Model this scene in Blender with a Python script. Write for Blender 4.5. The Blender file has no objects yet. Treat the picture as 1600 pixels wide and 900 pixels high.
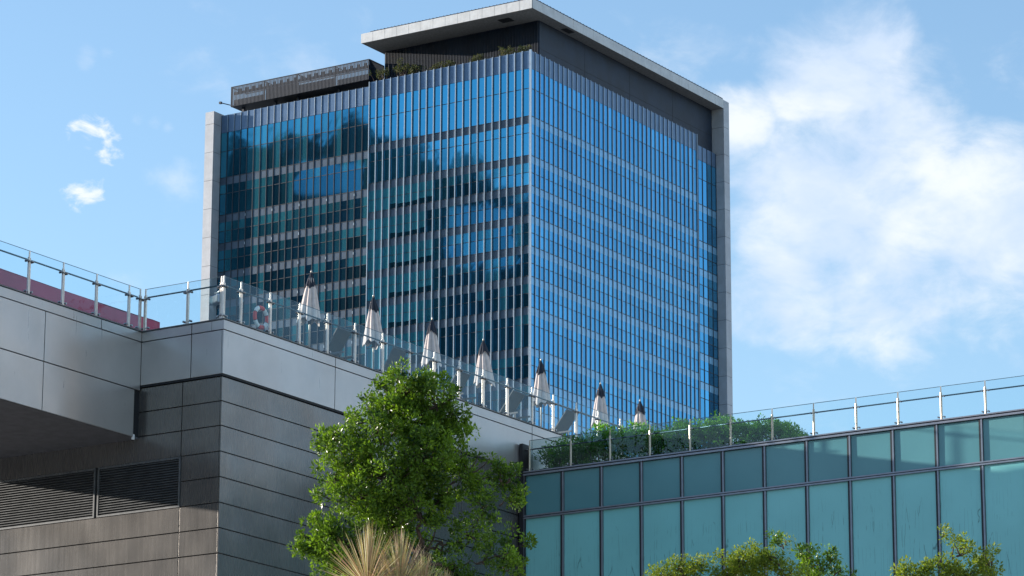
import bpy, bmesh, math, random
import numpy as np
from mathutils import Vector, Matrix
R = math.radians
random.seed(7); rng = np.random.default_rng(11)
scene = bpy.context.scene
col = scene.collection

# ------------------------------------------------------------------ camera
# World axes follow the street grid: +X runs away to the right, +Y away to the left, Z up (metres).
F = 5485.6 / 1600.0
PITCH, ROLL, HEAD = 0.2564957, 0.0033368, R(32.6)
def _tw(v): return Vector((v[0]*math.sin(HEAD)+v[1]*math.cos(HEAD), -v[0]*math.cos(HEAD)+v[1]*math.sin(HEAD), v[2]))
_f = Vector((0, math.cos(PITCH), math.sin(PITCH))); _u = Vector((0, -math.sin(PITCH), math.cos(PITCH))); _r = Vector((1, 0, 0))
RI = _tw(math.cos(ROLL)*_r + math.sin(ROLL)*_u); UP = _tw(-math.sin(ROLL)*_r + math.cos(ROLL)*_u); FW = _tw(_f)
CAM = Vector((0, 0, 1.6))
cam = bpy.data.cameras.new('camera'); co = bpy.data.objects.new('camera', cam); col.objects.link(co)
M = Matrix((RI, UP, -FW)).transposed().to_4x4(); M.translation = CAM
co.matrix_world = M
cam.sensor_width = 36; cam.lens = F*36; cam.clip_start = 0.5; cam.clip_end = 20000
scene.camera = co
def ray(x, y): return FW + RI*((x-800)/5485.6) - UP*((y-450)/5485.6)
def at(x, y, D): return CAM + ray(x, y)*D
def on(x, y, ax, val):
    d = ray(x, y); return CAM + d*((val-CAM[ax])/d[ax])

# ------------------------------------------------------------------ light
SUN_HEAD, SUN_EL = R(107.5), R(11.3)
sdir = Vector((math.cos(SUN_HEAD)*math.cos(SUN_EL), math.sin(SUN_HEAD)*math.cos(SUN_EL), math.sin(SUN_EL)))
sl = bpy.data.lights.new('sun', 'SUN'); sl.energy = 4.2; sl.angle = R(0.5); sl.color = (1.0, 0.92, 0.82)
so = bpy.data.objects.new('sun', sl); col.objects.link(so); so.rotation_euler = (-sdir).to_track_quat('-Z', 'Y').to_euler()
so.location = (0, 0, 300)
scene.view_settings.view_transform = 'Standard'; scene.view_settings.look = 'None'
scene.view_settings.exposure = 1.0; scene.view_settings.gamma = 1.0; scene.view_settings.use_curve_mapping = False

world = bpy.data.worlds.new('World'); scene.world = world; world.use_nodes = True
nt = world.node_tree; nt.nodes.clear()
def N(t, typ, **kw):
    n = t.nodes.new(typ)
    for k, v in kw.items():
        if k == 'inp':
            for i, val in v.items(): n.inputs[i].default_value = val
        else: setattr(n, k, v)
    return n
def mth(t, op, a, b=None, c=None, clamp=False):
    n = t.nodes.new('ShaderNodeMath'); n.operation = op; n.use_clamp = clamp
    for i, v in enumerate((a, b, c)):
        if v is None: continue
        if isinstance(v, (int, float)): n.inputs[i].default_value = v
        else: t.links.new(v, n.inputs[i])
    return n.outputs[0]
def maprange(t, v, a, b, c=0.0, d=1.0, smooth=True):
    n = t.nodes.new('ShaderNodeMapRange')
    if smooth: n.interpolation_type = 'SMOOTHSTEP'
    t.links.new(v, n.inputs[0])
    for i, x in zip((1, 2, 3, 4), (a, b, c, d)): n.inputs[i].default_value = x
    return n.outputs[0]
def mixc(t, fac, a, b, mode='MIX'):
    n = t.nodes.new('ShaderNodeMix'); n.data_type = 'RGBA'; n.blend_type = mode
    for s, v in ((n.inputs[0], fac), (n.inputs[6], a), (n.inputs[7], b)):
        if isinstance(v, (int, float)): s.default_value = v
        elif isinstance(v, tuple): s.default_value = (*v[:3], 1)
        else: t.links.new(v, s)
    return n.outputs[2]
def noise(t, vec, scale, detail=4, rough=0.5, dist=0.0):
    n = N(t, 'ShaderNodeTexNoise', inp={'Scale': scale, 'Detail': detail, 'Roughness': rough, 'Distortion': dist})
    if vec is not None: t.links.new(vec, n.inputs['Vector'])
    return n.outputs['Fac']

sky = N(nt, 'ShaderNodeTexSky', sky_type='NISHITA', sun_disc=False, sun_elevation=SUN_EL,
        sun_rotation=math.pi/2-SUN_HEAD, altitude=0, air_density=1.0, dust_density=0.35, ozone_density=2.2)
tc = N(nt, 'ShaderNodeTexCoord'); D0 = tc.outputs['Generated']
def blob(px, py, rad, soft=0.9):
    c = ray(px, py).normalized()
    n = N(nt, 'ShaderNodeVectorMath', operation='DISTANCE'); nt.links.new(D0, n.inputs[0]); n.inputs[1].default_value = c
    r = rad/5485.6
    return maprange(nt, n.outputs['Value'], r*(1-soft)*0.6, r*1.35, 1.0, 0.0)
def vmax(lst):
    o = lst[0]
    for x in lst[1:]: o = mth(nt, 'MAXIMUM', o, x)
    return o
big = vmax([blob(1330, 130, 190), blob(1400, 250, 220), blob(1290, 320, 200), blob(1380, 420, 190), blob(1240, 440, 150), blob(1560, 330, 260), blob(1150, 190, 90), blob(1370, 500, 110)])
small = vmax([blob(142, 202, 56), blob(172, 232, 40), blob(132, 312, 50)])
faint = vmax([blob(140, 75, 26), blob(133, 98, 26), blob(165, 80, 18), blob(215, 185, 22), blob(240, 194, 22), blob(262, 201, 16), blob(1225, 545, 60), blob(1300, 560, 60), blob(275, 290, 70), blob(450, 120, 200), blob(1250, 590, 160), blob(1010, 60, 160)])
mp = N(nt, 'ShaderNodeMapping', inp={'Scale': (1, 1, 1.7)}); nt.links.new(D0, mp.inputs[0])
n1 = noise(nt, mp.outputs[0], 40, 12, 0.60, 0.3)
n2 = noise(nt, mp.outputs[0], 11, 4, 0.5, 0.2)
nn = mth(nt, 'ADD', mth(nt, 'MULTIPLY', n1, 0.62), mth(nt, 'MULTIPLY', n2, 0.38))
nns = mth(nt, 'ADD', mth(nt, 'MULTIPLY', noise(nt, mp.outputs[0], 95, 8, 0.6, 0.5), 0.6), mth(nt, 'MULTIPLY', n1, 0.4))
dens = vmax([maprange(nt, mth(nt, 'ADD', nn, mth(nt, 'MULTIPLY', big, 0.41)), 0.62, 0.96, 0, 0.86),
             maprange(nt, mth(nt, 'ADD', nns, mth(nt, 'MULTIPLY', small, 0.27)), 0.69, 0.86, 0, 0.9),
             maprange(nt, mth(nt, 'ADD', nn, mth(nt, 'MULTIPLY', faint, 0.16)), 0.60, 0.86, 0, 0.4)])
# clouds over the rest of the sky, clear of this stretch
far = N(nt, 'ShaderNodeVectorMath', operation='DISTANCE'); nt.links.new(D0, far.inputs[0]); far.inputs[1].default_value = FW.normalized()
away = maprange(nt, far.outputs['Value'], 0.22, 0.45)
n3 = noise(nt, mp.outputs[0], 3.2, 7, 0.55, 0.3)
dens = vmax([dens, mth(nt, 'MULTIPLY', away, maprange(nt, n3, 0.52, 0.74, 0, 0.85))])
sxyz = N(nt, 'ShaderNodeSeparateXYZ'); nt.links.new(D0, sxyz.inputs[0]); elz = sxyz.outputs[2]
side = N(nt, 'ShaderNodeVectorMath', operation='DISTANCE'); nt.links.new(D0, side.inputs[0]); side.inputs[1].default_value = (math.cos(R(-42))*0.92, math.sin(R(-42))*0.92, 0.38)
sidem = maprange(nt, side.outputs['Value'], 0.45, 0.95, 1, 0)
bank = vmax([maprange(nt, elz, 0.36, 0.46), maprange(nt, elz, 0.12, 0.20, 1, 0)])  # out-of-view cloud layers added so the grey panels mirror a neutral tone
n4 = noise(nt, mp.outputs[0], 5.5, 5, 0.5, 0.3)
dens = vmax([dens, mth(nt, 'MULTIPLY', mth(nt, 'MULTIPLY', sidem, bank), maprange(nt, n4, 0.30, 0.55, 0.1, 0.95))])
shade = noise(nt, mp.outputs[0], 22, 5, 0.55, 0.2)
cloudc = mixc(nt, maprange(nt, shade, 0.36, 0.62), (2.5, 2.9, 3.5), (3.5, 3.6, 3.7))
skyc = mixc(nt, 1.0, sky.outputs[0], (1.0, 1.0, 1.0), 'MULTIPLY')
bgc = mixc(nt, dens, skyc, cloudc)
bg = N(nt, 'ShaderNodeBackground', inp={'Strength': 0.15}); nt.links.new(bgc, bg.inputs[0])
wo = N(nt, 'ShaderNodeOutputWorld'); nt.links.new(bg.outputs[0], wo.inputs[0])

# ------------------------------------------------------------------ helpers
def tag(o, label=None, cat=None, group=None, kind=None):
    for k, v in (('label', label), ('category', cat), ('group', group), ('kind', kind)):
        if v: o[k] = v
    return o
def empty(name, loc, label, cat, group=None, rz=0):
    o = bpy.data.objects.new(name, None); col.objects.link(o); o.location = loc; o.rotation_euler = (0, 0, rz)
    o.empty_display_size = 0.3
    return tag(o, label, cat, group)
class MB:
    def __init__(s): s.v = []; s.f = []; s.c = []      # c: per face (r,g) attribute
    def box(s, a, b, c=(0, 0)):
        x0, y0, z0 = a; x1, y1, z1 = b
        n = len(s.v)
        s.v += [(x0,y0,z0),(x1,y0,z0),(x1,y1,z0),(x0,y1,z0),(x0,y0,z1),(x1,y0,z1),(x1,y1,z1),(x0,y1,z1)]
        s.f += [tuple(n+i for i in q) for q in ((0,3,2,1),(4,5,6,7),(0,1,5,4),(1,2,6,5),(2,3,7,6),(3,0,4,7))]
        s.c += [c]*6; return s
    def quad(s, p, c=(0, 0)):
        n = len(s.v); s.v += [tuple(q) for q in p]; s.f.append(tuple(range(n, n+len(p)))); s.c.append(c); return s
    def tube(s, p, q, r, r2=None, n=10, cap=True):
        p = Vector(p); q = Vector(q); r2 = r if r2 is None else r2
        d = (q-p).normalized(); a = d.orthogonal().normalized(); b = d.cross(a); k = len(s.v)
        for c_, rr in ((p, r), (q, r2)):
            for i in range(n):
                t = 2*math.pi*i/n; s.v.append(tuple(c_ + (a*math.cos(t)+b*math.sin(t))*rr))
        for i in range(n):
            j = (i+1) % n; s.f.append((k+i, k+j, k+n+j, k+n+i)); s.c.append((0, 0))
        if cap:
            s.f.append(tuple(k+n-1-i for i in range(n))); s.f.append(tuple(k+n+i for i in range(n))); s.c += [(0, 0)]*2
        return s
    def path(s, pts, rads, n=8):
        k = len(s.v); prev = None
        for i, p in enumerate(pts):
            p = Vector(p)
            d = (Vector(pts[min(i+1, len(pts)-1)])-Vector(pts[max(i-1, 0)])).normalized()
            a = (d.orthogonal() if prev is None else (prev - d*prev.dot(d))).normalized(); prev = a; b = d.cross(a)
            for j in range(n):
                t = 2*math.pi*j/n; s.v.append(tuple(p+(a*math.cos(t)+b*math.sin(t))*rads[i]))
        for i in range(len(pts)-1):
            for j in range(n):
                m = (j+1) % n; s.f.append((k+i*n+j, k+i*n+m, k+(i+1)*n+m, k+(i+1)*n+j)); s.c.append((0, 0))
        return s
    def rot(s, Mx): s.v = [tuple(Mx @ Vector(v)) for v in s.v]; return s
    def build(s, name, mat, parent=None, smooth=False, bevel=0, attr=False, loc=None, local=False, label=None):
        me = bpy.data.meshes.new(name)
        off = Vector((0, 0, 0))
        if parent is not None and not local: off = Vector(parent.matrix_world.translation) if False else Vector(parent['_o']) if '_o' in parent else Vector(parent.location)
        if loc is not None: off = Vector(loc)
        vv = [tuple(Vector(v)-off) for v in s.v] if off.length else s.v
        me.from_pydata(vv, [], s.f); me.validate(); 
        if attr:
            a = me.color_attributes.new('pane', 'FLOAT_COLOR', 'CORNER')
            for p in me.polygons:
                c = s.c[p.index]
                for li in p.loop_indices: a.data[li].color = (c[0], c[1], c[2] if len(c) > 2 else 0, 1)
        me.materials.append(mat)
        if smooth: me.shade_smooth()
        me.update()
        o = bpy.data.objects.new(name, me); col.objects.link(o)
        if parent is not None: o.parent = parent
        if loc is not None: o.location = loc
        if bevel:
            m = o.modifiers.new('bevel', 'BEVEL'); m.width = bevel; m.segments = 2; m.limit_method = 'ANGLE'
        if label: o['label'] = label
        return o

def newmat(name):
    m = bpy.data.materials.new(name); m.use_nodes = True; t = m.node_tree
    return m, t, t.nodes['Principled BSDF'], t.nodes['Material Output']
def pmat(name, color, rough=0.5, metal=0.0, var=0.12, scale=3.0, streak=0.0, bump=0.0, bscale=6.0, spec=0.5, stretch=(1,1,1), bdist=0.02):
    m, t, b, o = newmat(name)
    tcx = N(t, 'ShaderNodeTexCoord'); mpx = N(t, 'ShaderNodeMapping', inp={'Scale': stretch}); t.links.new(tcx.outputs['Object'], mpx.inputs[0])
    n = noise(t, mpx.outputs[0], scale, 6, 0.6)
    dark = tuple(c*(1-var*2) for c in color); lite = tuple(min(1, c*(1+var)) for c in color)
    cc = mixc(t, maprange(t, n, 0.3, 0.7), dark, lite)
    if streak:
        mp2 = N(t, 'ShaderNodeMapping', inp={'Scale': (7, 7, 0.35)}); t.links.new(tcx.outputs['Object'], mp2.inputs[0])
        s = noise(t, mp2.outputs[0], 1.6, 5, 0.6)
        cc = mixc(t, mth(t, 'MULTIPLY', maprange(t, s, 0.5, 0.75), streak), cc, tuple(c*0.45 for c in color))
        t.links.new(maprange(t, s, 0.2, 0.8, rough-0.01, rough+0.03), b.inputs['Roughness'])
    else: b.inputs['Roughness'].default_value = rough
    t.links.new(cc, b.inputs['Base Color'])
    b.inputs['Metallic'].default_value = metal; b.inputs['Specular IOR Level'].default_value = spec
    if bump:
        nb = noise(t, mpx.outputs[0], bscale, 3 if bdist < 0.05 else 1, 0.4)
        bp = N(t, 'ShaderNodeBump', inp={'Strength': bump, 'Distance': bdist}); t.links.new(nb, bp.inputs['Height']); t.links.new(bp.outputs[0], b.inputs['Normal'])
    return m
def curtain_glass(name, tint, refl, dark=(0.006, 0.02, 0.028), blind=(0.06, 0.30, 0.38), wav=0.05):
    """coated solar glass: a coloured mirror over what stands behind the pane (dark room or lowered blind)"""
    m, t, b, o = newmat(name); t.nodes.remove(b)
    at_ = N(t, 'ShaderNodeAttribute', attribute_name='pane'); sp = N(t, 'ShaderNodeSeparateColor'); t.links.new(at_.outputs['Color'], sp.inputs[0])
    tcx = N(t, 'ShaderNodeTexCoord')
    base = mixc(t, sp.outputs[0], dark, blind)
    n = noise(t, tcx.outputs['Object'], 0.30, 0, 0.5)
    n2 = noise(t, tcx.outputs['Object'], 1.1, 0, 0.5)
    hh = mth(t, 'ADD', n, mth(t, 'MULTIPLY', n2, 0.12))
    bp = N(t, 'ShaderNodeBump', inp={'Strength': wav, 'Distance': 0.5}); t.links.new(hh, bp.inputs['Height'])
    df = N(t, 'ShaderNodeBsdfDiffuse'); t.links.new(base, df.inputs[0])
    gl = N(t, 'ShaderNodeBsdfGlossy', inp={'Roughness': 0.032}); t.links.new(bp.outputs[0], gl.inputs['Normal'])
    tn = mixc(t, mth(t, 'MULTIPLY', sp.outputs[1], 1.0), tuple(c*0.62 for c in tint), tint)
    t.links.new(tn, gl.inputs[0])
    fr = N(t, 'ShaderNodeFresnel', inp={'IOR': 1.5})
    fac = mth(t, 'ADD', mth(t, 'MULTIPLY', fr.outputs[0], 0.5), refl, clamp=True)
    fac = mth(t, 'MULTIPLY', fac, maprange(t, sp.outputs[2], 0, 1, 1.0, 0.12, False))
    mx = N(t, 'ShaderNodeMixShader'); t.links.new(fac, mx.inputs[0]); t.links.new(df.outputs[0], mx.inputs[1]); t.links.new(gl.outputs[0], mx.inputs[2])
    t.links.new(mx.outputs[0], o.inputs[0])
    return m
def clear_glass(name, tint, refl=0.04, rough=0.0):
    m, t, b, o = newmat(name); t.nodes.remove(b)
    tr = N(t, 'ShaderNodeBsdfTransparent'); tr.inputs[0].default_value = (*tint, 1)
    gl = N(t, 'ShaderNodeBsdfGlossy', inp={'Roughness': 0.01, 'Color': (0.9, 0.97, 1, 1)})
    tcx = N(t, 'ShaderNodeTexCoord'); n = noise(t, tcx.outputs['Object'], 2.2, 2, 0.5)
    bp = N(t, 'ShaderNodeBump', inp={'Strength': 0.04, 'Distance': 0.3}); t.links.new(n, bp.inputs['Height']); t.links.new(bp.outputs[0], gl.inputs['Normal'])
    fr = N(t, 'ShaderNodeFresnel', inp={'IOR': 1.45})
    gm = N(t, 'ShaderNodeNewGeometry')
    fac = mth(t, 'MULTIPLY', mth(t, 'ADD', mth(t, 'MULTIPLY', fr.outputs[0], 0.8), refl, clamp=True), mth(t, 'SUBTRACT', 1.0, gm.outputs['Backfacing']))
    mx = N(t, 'ShaderNodeMixShader'); t.links.new(fac, mx.inputs[0]); t.links.new(tr.outputs[0], mx.inputs[1]); t.links.new(gl.outputs[0], mx.inputs[2])
    t.links.new(mx.outputs[0], o.inputs[0]); return m
def leaf_mat(name, c1, c2, trans=0.45, rough=0.35):
    m, t, b, o = newmat(name)
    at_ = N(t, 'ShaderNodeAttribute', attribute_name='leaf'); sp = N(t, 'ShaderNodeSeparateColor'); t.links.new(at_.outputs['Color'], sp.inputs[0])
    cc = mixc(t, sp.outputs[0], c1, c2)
    t.links.new(cc, b.inputs['Base Color']); b.inputs['Roughness'].default_value = rough; b.inputs['Specular IOR Level'].default_value = 0.35
    tr = N(t, 'ShaderNodeBsdfTranslucent'); tcx = mixc(t, 1.0, cc, (1.25, 1.35, 0.5), 'MULTIPLY'); t.links.new(tcx, tr.inputs[0])
    mx = N(t, 'ShaderNodeMixShader', inp={0: trans}); t.links.new(b.outputs[0], mx.inputs[1]); t.links.new(tr.outputs[0], mx.inputs[2]); t.links.new(mx.outputs[0], o.inputs[0])
    return m

MT = {
 'pale_panel': pmat('pale aluminium panel', (0.46, 0.435, 0.42), 0.28, 0.6, 0.05, 0.5, 0.02, 0.3, 0.55, bdist=0.10),
 'dark_panel': pmat('dark brushed panel', (0.205, 0.190, 0.178), 0.26, 0.65, 0.08, 0.6, 0.04, 0.35, 0.6, bdist=0.12),
 'soffit': pmat('soffit', (0.10, 0.10, 0.11), 0.6),
 'joint': pmat('black joint', (0.012, 0.013, 0.016), 0.7),
 'louver': pmat('louver blades', (0.13, 0.135, 0.14), 0.45, 0.4),
 'stone': pmat('pale tower cladding', (0.40, 0.41, 0.44), 0.5, 0.15, 0.06, 0.6, 0.18),
 'canopy': pmat('roof canopy panel', (0.52, 0.53, 0.54), 0.55, 0.1, 0.06, 0.7, 0.40),
 'tower_soffit': pmat('tower soffit', (0.22, 0.215, 0.205), 0.7),
 'navy': pmat('dark slate cladding', (0.008, 0.018, 0.038), 0.6, 0.0, 0.18, 0.35, 0.30),
 'fin': pmat('aluminium fin', (0.36, 0.43, 0.50), 0.4, 0.5, 0.04),
 'mullion': pmat('dark mullion', (0.03, 0.035, 0.045), 0.4, 0.3),
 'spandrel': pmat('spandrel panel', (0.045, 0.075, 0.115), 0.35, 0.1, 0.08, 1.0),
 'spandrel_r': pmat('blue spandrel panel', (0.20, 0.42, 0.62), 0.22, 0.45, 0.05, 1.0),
 'parapet': pmat('parapet panel', (0.09, 0.155, 0.26), 0.3, 0.2, 0.06, 1.0),
 'body': pmat('tower core', (0.02, 0.022, 0.025), 0.8),
 'steel': pmat('stainless steel', (0.72, 0.65, 0.58), 0.34, 0.75, 0.06, 14.0),
 'steel_w': pmat('bronze tinted steel', (0.52, 0.43, 0.34), 0.36, 0.7, 0.06, 14.0),
 'steel_d': pmat('handrail steel', (0.10, 0.14, 0.16), 0.3, 0.7),
 'clamp': pmat('clamp metal', (0.30, 0.30, 0.31), 0.3, 0.9),
 'cloth': pmat('cream parasol cloth', (0.66, 0.575, 0.54), 0.9, 0, 0.05, 8.0, 0, 0.15, 60),
 'navy_cloth': pmat('charcoal cloth', (0.020, 0.026, 0.042), 0.85),
 'sling': pmat('grey sling fabric', (0.09, 0.088, 0.085), 0.8, 0, 0.05, 30),
 'white': pmat('white paint', (0.75, 0.75, 0.74), 0.4),
 'red': pmat('faded red', (0.70, 0.06, 0.06), 0.5),
 'maroon': pmat('maroon metal', (0.34, 0.030, 0.085), 0.45, 0.1, 0.10, 0.6),
 'deck': pmat('deck', (0.25, 0.24, 0.23), 0.8),
 'bark': pmat('bark', (0.115, 0.075, 0.055), 0.9, 0, 0.25, 9.0, 0, 0.5, 40),
 'frame': pmat('curtain frame grey', (0.30, 0.30, 0.34), 0.35, 0.6, 0.05),
 'frame_d': pmat('curtain frame black', (0.012, 0.011, 0.014), 0.5),
 'concrete': pmat('concrete', (0.28, 0.28, 0.27), 0.85, 0, 0.1, 0.5),
 'lattice': pmat('roof screen metal', (0.006, 0.014, 0.032), 0.5, 0.0),
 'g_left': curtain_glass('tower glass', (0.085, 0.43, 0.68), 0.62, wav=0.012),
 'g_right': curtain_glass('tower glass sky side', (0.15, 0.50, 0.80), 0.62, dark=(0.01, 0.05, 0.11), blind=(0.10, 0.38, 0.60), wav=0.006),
 'pale_concrete': pmat('pale concrete', (0.46, 0.43, 0.40), 0.85, 0, 0.05, 0.2),
 'high_body': pmat('dark facade', (0.05, 0.06, 0.08), 0.3, 0.2),
 'high_crown': pmat('pale facade glass', (0.62, 0.75, 0.88), 0.2, 0.5, 0.03, 0.2),
 'glass': clear_glass('balustrade glass', (0.90, 0.955, 0.97), 0.008),
 'glass_tint': clear_glass('tinted balustrade glass', (0.76, 0.83, 0.83), 0.01),
 'leaf': leaf_mat('glossy tree leaf', (0.012, 0.045, 0.012), (0.25, 0.39, 0.035), 0.42, 0.30),
 'leaf_dark': leaf_mat('hedge leaf', (0.040, 0.150, 0.028), (0.24, 0.46, 0.07), 0.5),
 'leaf_yellow': leaf_mat('yellow green leaf', (0.07, 0.13, 0.018), (0.38, 0.42, 0.055), 0.45, 0.5),
 'leaf_dry': leaf_mat('weed leaf', (0.03, 0.05, 0.02), (0.12, 0.12, 0.05), 0.3, 0.7),
 'blade': leaf_mat('striped blade leaf', (0.46, 0.25, 0.19), (0.50, 0.48, 0.25), 0.25, 0.5),
}
# faded teal panels, with a film behind the glass that has crazed into fine upright cracks lower down
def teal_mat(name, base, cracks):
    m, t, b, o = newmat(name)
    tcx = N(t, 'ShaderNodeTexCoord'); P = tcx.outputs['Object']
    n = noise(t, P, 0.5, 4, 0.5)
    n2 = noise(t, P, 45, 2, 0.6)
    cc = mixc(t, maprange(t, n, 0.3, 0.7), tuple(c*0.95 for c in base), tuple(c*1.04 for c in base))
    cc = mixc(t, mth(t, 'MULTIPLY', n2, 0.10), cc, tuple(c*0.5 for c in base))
    if cracks:
        mp1 = N(t, 'ShaderNodeMapping', inp={'Scale': (1, 7.5, 0.28)}); t.links.new(P, mp1.inputs[0])
        wv = noise(t, P, 2.0, 3, 0.6)
        ad = N(t, 'ShaderNodeVectorMath', operation='MULTIPLY_ADD'); 
        cmb = N(t, 'ShaderNodeCombineXYZ'); t.links.new(wv, cmb.inputs[1]); t.links.new(wv, cmb.inputs[2])
        t.links.new(cmb.outputs[0], ad.inputs[0]); ad.inputs[1].default_value = (0, 0.35, 0.25); t.links.new(mp1.outputs[0], ad.inputs[2])
        vo = N(t, 'ShaderNodeTexVoronoi', feature='DISTANCE_TO_EDGE', inp={'Scale': 0.85}); t.links.new(ad.outputs[0], vo.inputs['Vector'])
        line = maprange(t, vo.outputs['Distance'], 0.0, 0.018, 1, 0)
        sx = N(t, 'ShaderNodeSeparateXYZ'); t.links.new(P, sx.inputs[0])
        low = maprange(t, sx.outputs[2], 21.55, 20.1, 0, 1)
        brk = maprange(t, noise(t, P, 2.6, 3, 0.5), 0.44, 0.55, 0, 1)
        cc = mixc(t, mth(t, 'MULTIPLY', mth(t, 'MULTIPLY', line, low), mth(t, 'MULTIPLY', brk, 0.75)), cc, tuple(c*0.25 for c in base))
    t.links.new(cc, b.inputs['Base Color']); b.inputs['Roughness'].default_value = 0.16; b.inputs['Specular IOR Level'].default_value = 0.45
    return m
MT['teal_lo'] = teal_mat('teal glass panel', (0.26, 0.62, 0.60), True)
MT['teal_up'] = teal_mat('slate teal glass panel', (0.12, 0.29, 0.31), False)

# ------------------------------------------------------------------ ground, hills
g = MB(); g.quad([(-9000,-9000,0),(9000,-9000,0),(9000,9000,0),(-9000,9000,0)]); tag(g.build('ground', MT['concrete']), kind='structure')
rd = MB().quad([(-400,-10,0.004),(60,-10,0.004),(60,6,0.004),(-400,6,0.004)]); tag(rd.build('road', pmat('asphalt', (0.05,0.05,0.052), 0.9)), kind='structure')
pv = MB().box((30, 14, 0), (71, 54, 0.14)); tag(pv.build('pavement', pmat('paving', (0.26,0.25,0.24), 0.85, 0, 0.1, 2)), kind='structure')
def ridge(h):   # elevation angle of the ridge, by compass heading in degrees
    e = 17.5*math.exp(-((h-143.9)/(12.5 if h > 143.9 else 13.5))**2) + 5.0*math.exp(-((h-168)/12)**2)
    e += 0.16*math.sin(h*2.3+2.2)+0.17*math.sin(h*5.1+1)+0.10*math.sin(h*11.7+2)+0.05*math.sin(h*31)
    return max(e, 0.5)
hv = []; hf = []; hs = np.arange(104, 200, 0.25); nr = 26
for h in hs:
    zt = 130+1900*math.tan(R(ridge(h)))
    for k in range(nr):
        u = k/(nr-1); r = 900+1000*u
        z = zt*(u**1.25)
        z += (12*math.sin(h*3.7+k*0.9)+9*math.sin(h*1.7-k*1.6))*math.sin(math.pi*u)*(zt/700)+ 4*rng.normal()*math.sin(math.pi*u)
        hv.append((374+r*math.cos(R(h)), 250+r*math.sin(R(h)), max(z, -2)))
for i in range(len(hs)-1):
    for k in range(nr-1): a = i*nr+k; hf.append((a, a+1, a+nr+1, a+nr))
me = bpy.data.meshes.new('hills'); me.from_pydata(hv, [], hf); me.materials.append(pmat('wooded hill', (0.050, 0.090, 0.095), 0.95, 0, 0.35, 0.03)); me.shade_smooth()  # distance haze put into the hill's bluish colour
ho = bpy.data.objects.new('hills', me); col.objects.link(ho); tag(ho, kind='structure')

# two unseen high-rises added so the tower's glass mirrors pale and dark patches
def added_high_rise(px_, py_, dist, wd, top_h, label, base_mat, crown_mat):
    f = on(px_, py_, 0, 374.26); d = ray(px_, py_).normalized(); d = Vector((-d.x, d.y, d.z)); d /= math.hypot(d.x, d.y)
    c = f+d*dist; z1 = c.z
    t = empty('added_high_rise', (c.x, c.y, 0), label, 'building', None, rz=math.atan2(d.y, d.x)); w = wd/2
    MB().box((-w, -w, 0), (w, w, z1-top_h)).build('shaft', MT[base_mat], t, local=True)
    MB().box((-w*.96, -w*.96, z1-top_h), (w*.96, w*.96, z1)).build('crown', MT[crown_mat], t, local=True)
    m = MB()
    z = 8
    while z < z1-top_h-3: m.box((-w-.1, -w-.1, z), (w+.1, w+.1, z+1.3)); z += 3.6
    m.build('floor_bands', MT['spandrel'], t, local=True)
added_high_rise(752, 338, 250, 15, 13, 'added slim high-rise with a pale glass crown, mirrored in the right part of the tower glass', 'high_body', 'high_crown')
added_high_rise(515, 268, 270, 15, 7, 'added slim high-rise with a short pale crown, mirrored in the left part of the tower glass', 'high_body', 'high_crown')

# unseen blocks added to the right as sunlit reflectors that warm the grey panels
for (x0, x1, y0, y1, h, lab) in ((96, 128, -52, -24, 40, 'added pale concrete office block across the street, lowest of the row'), (132, 158, -58, -28, 66, 'added tall pale office block in the middle of the row across the street'), (163, 215, -56, -26, 46, 'added long pale office block at the far end of the row across the street')):
    t = empty('added_office_block', (x0, y0, 0), lab, 'building', 'added office blocks across the street')
    MB().box((0, 0, 0), (x1-x0, y1-y0, h)).build('wall', MT['pale_concrete'], t, local=True)
    MB().box((-.3, -.3, h), (x1-x0+.3, y1-y0+.3, h+.9)).build('parapet', MT['concrete'], t, local=True)
    z = 3.0; m = 0
    while z < h-2.5 and m < 90:
        n = int((x1-x0)/6.5)
        for i in range(n):
            MB().box((1.2+i*6.5, y1-y0, z), (5.4+i*6.5, y1-y0+.05, z+1.5)).build('window', MT['high_body'], t, local=True); m += 1
        z += 3.6

# ------------------------------------------------------------------ office tower
TX, TY = 374.26, 236.57
MY0, MY1, LY1 = 236.57, 262.45, 287.90
RX1, BX1 = 418.70, 425.42
YB = 237.2
tower = empty('office_tower', (TX, TY, 0), 'tall blue glass office tower with pale side pillars and dark rooftop storey', 'tower'); tower['_o'] = (TX, TY, 0)
def P(mb, name, mat, parent=tower, **k): return mb.build(name, mat, parent, **k)
P(MB().box((TX+0.45, YB+0.35, 0), (427.0, LY1, 147.2)), 'core', MT['body'])
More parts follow.
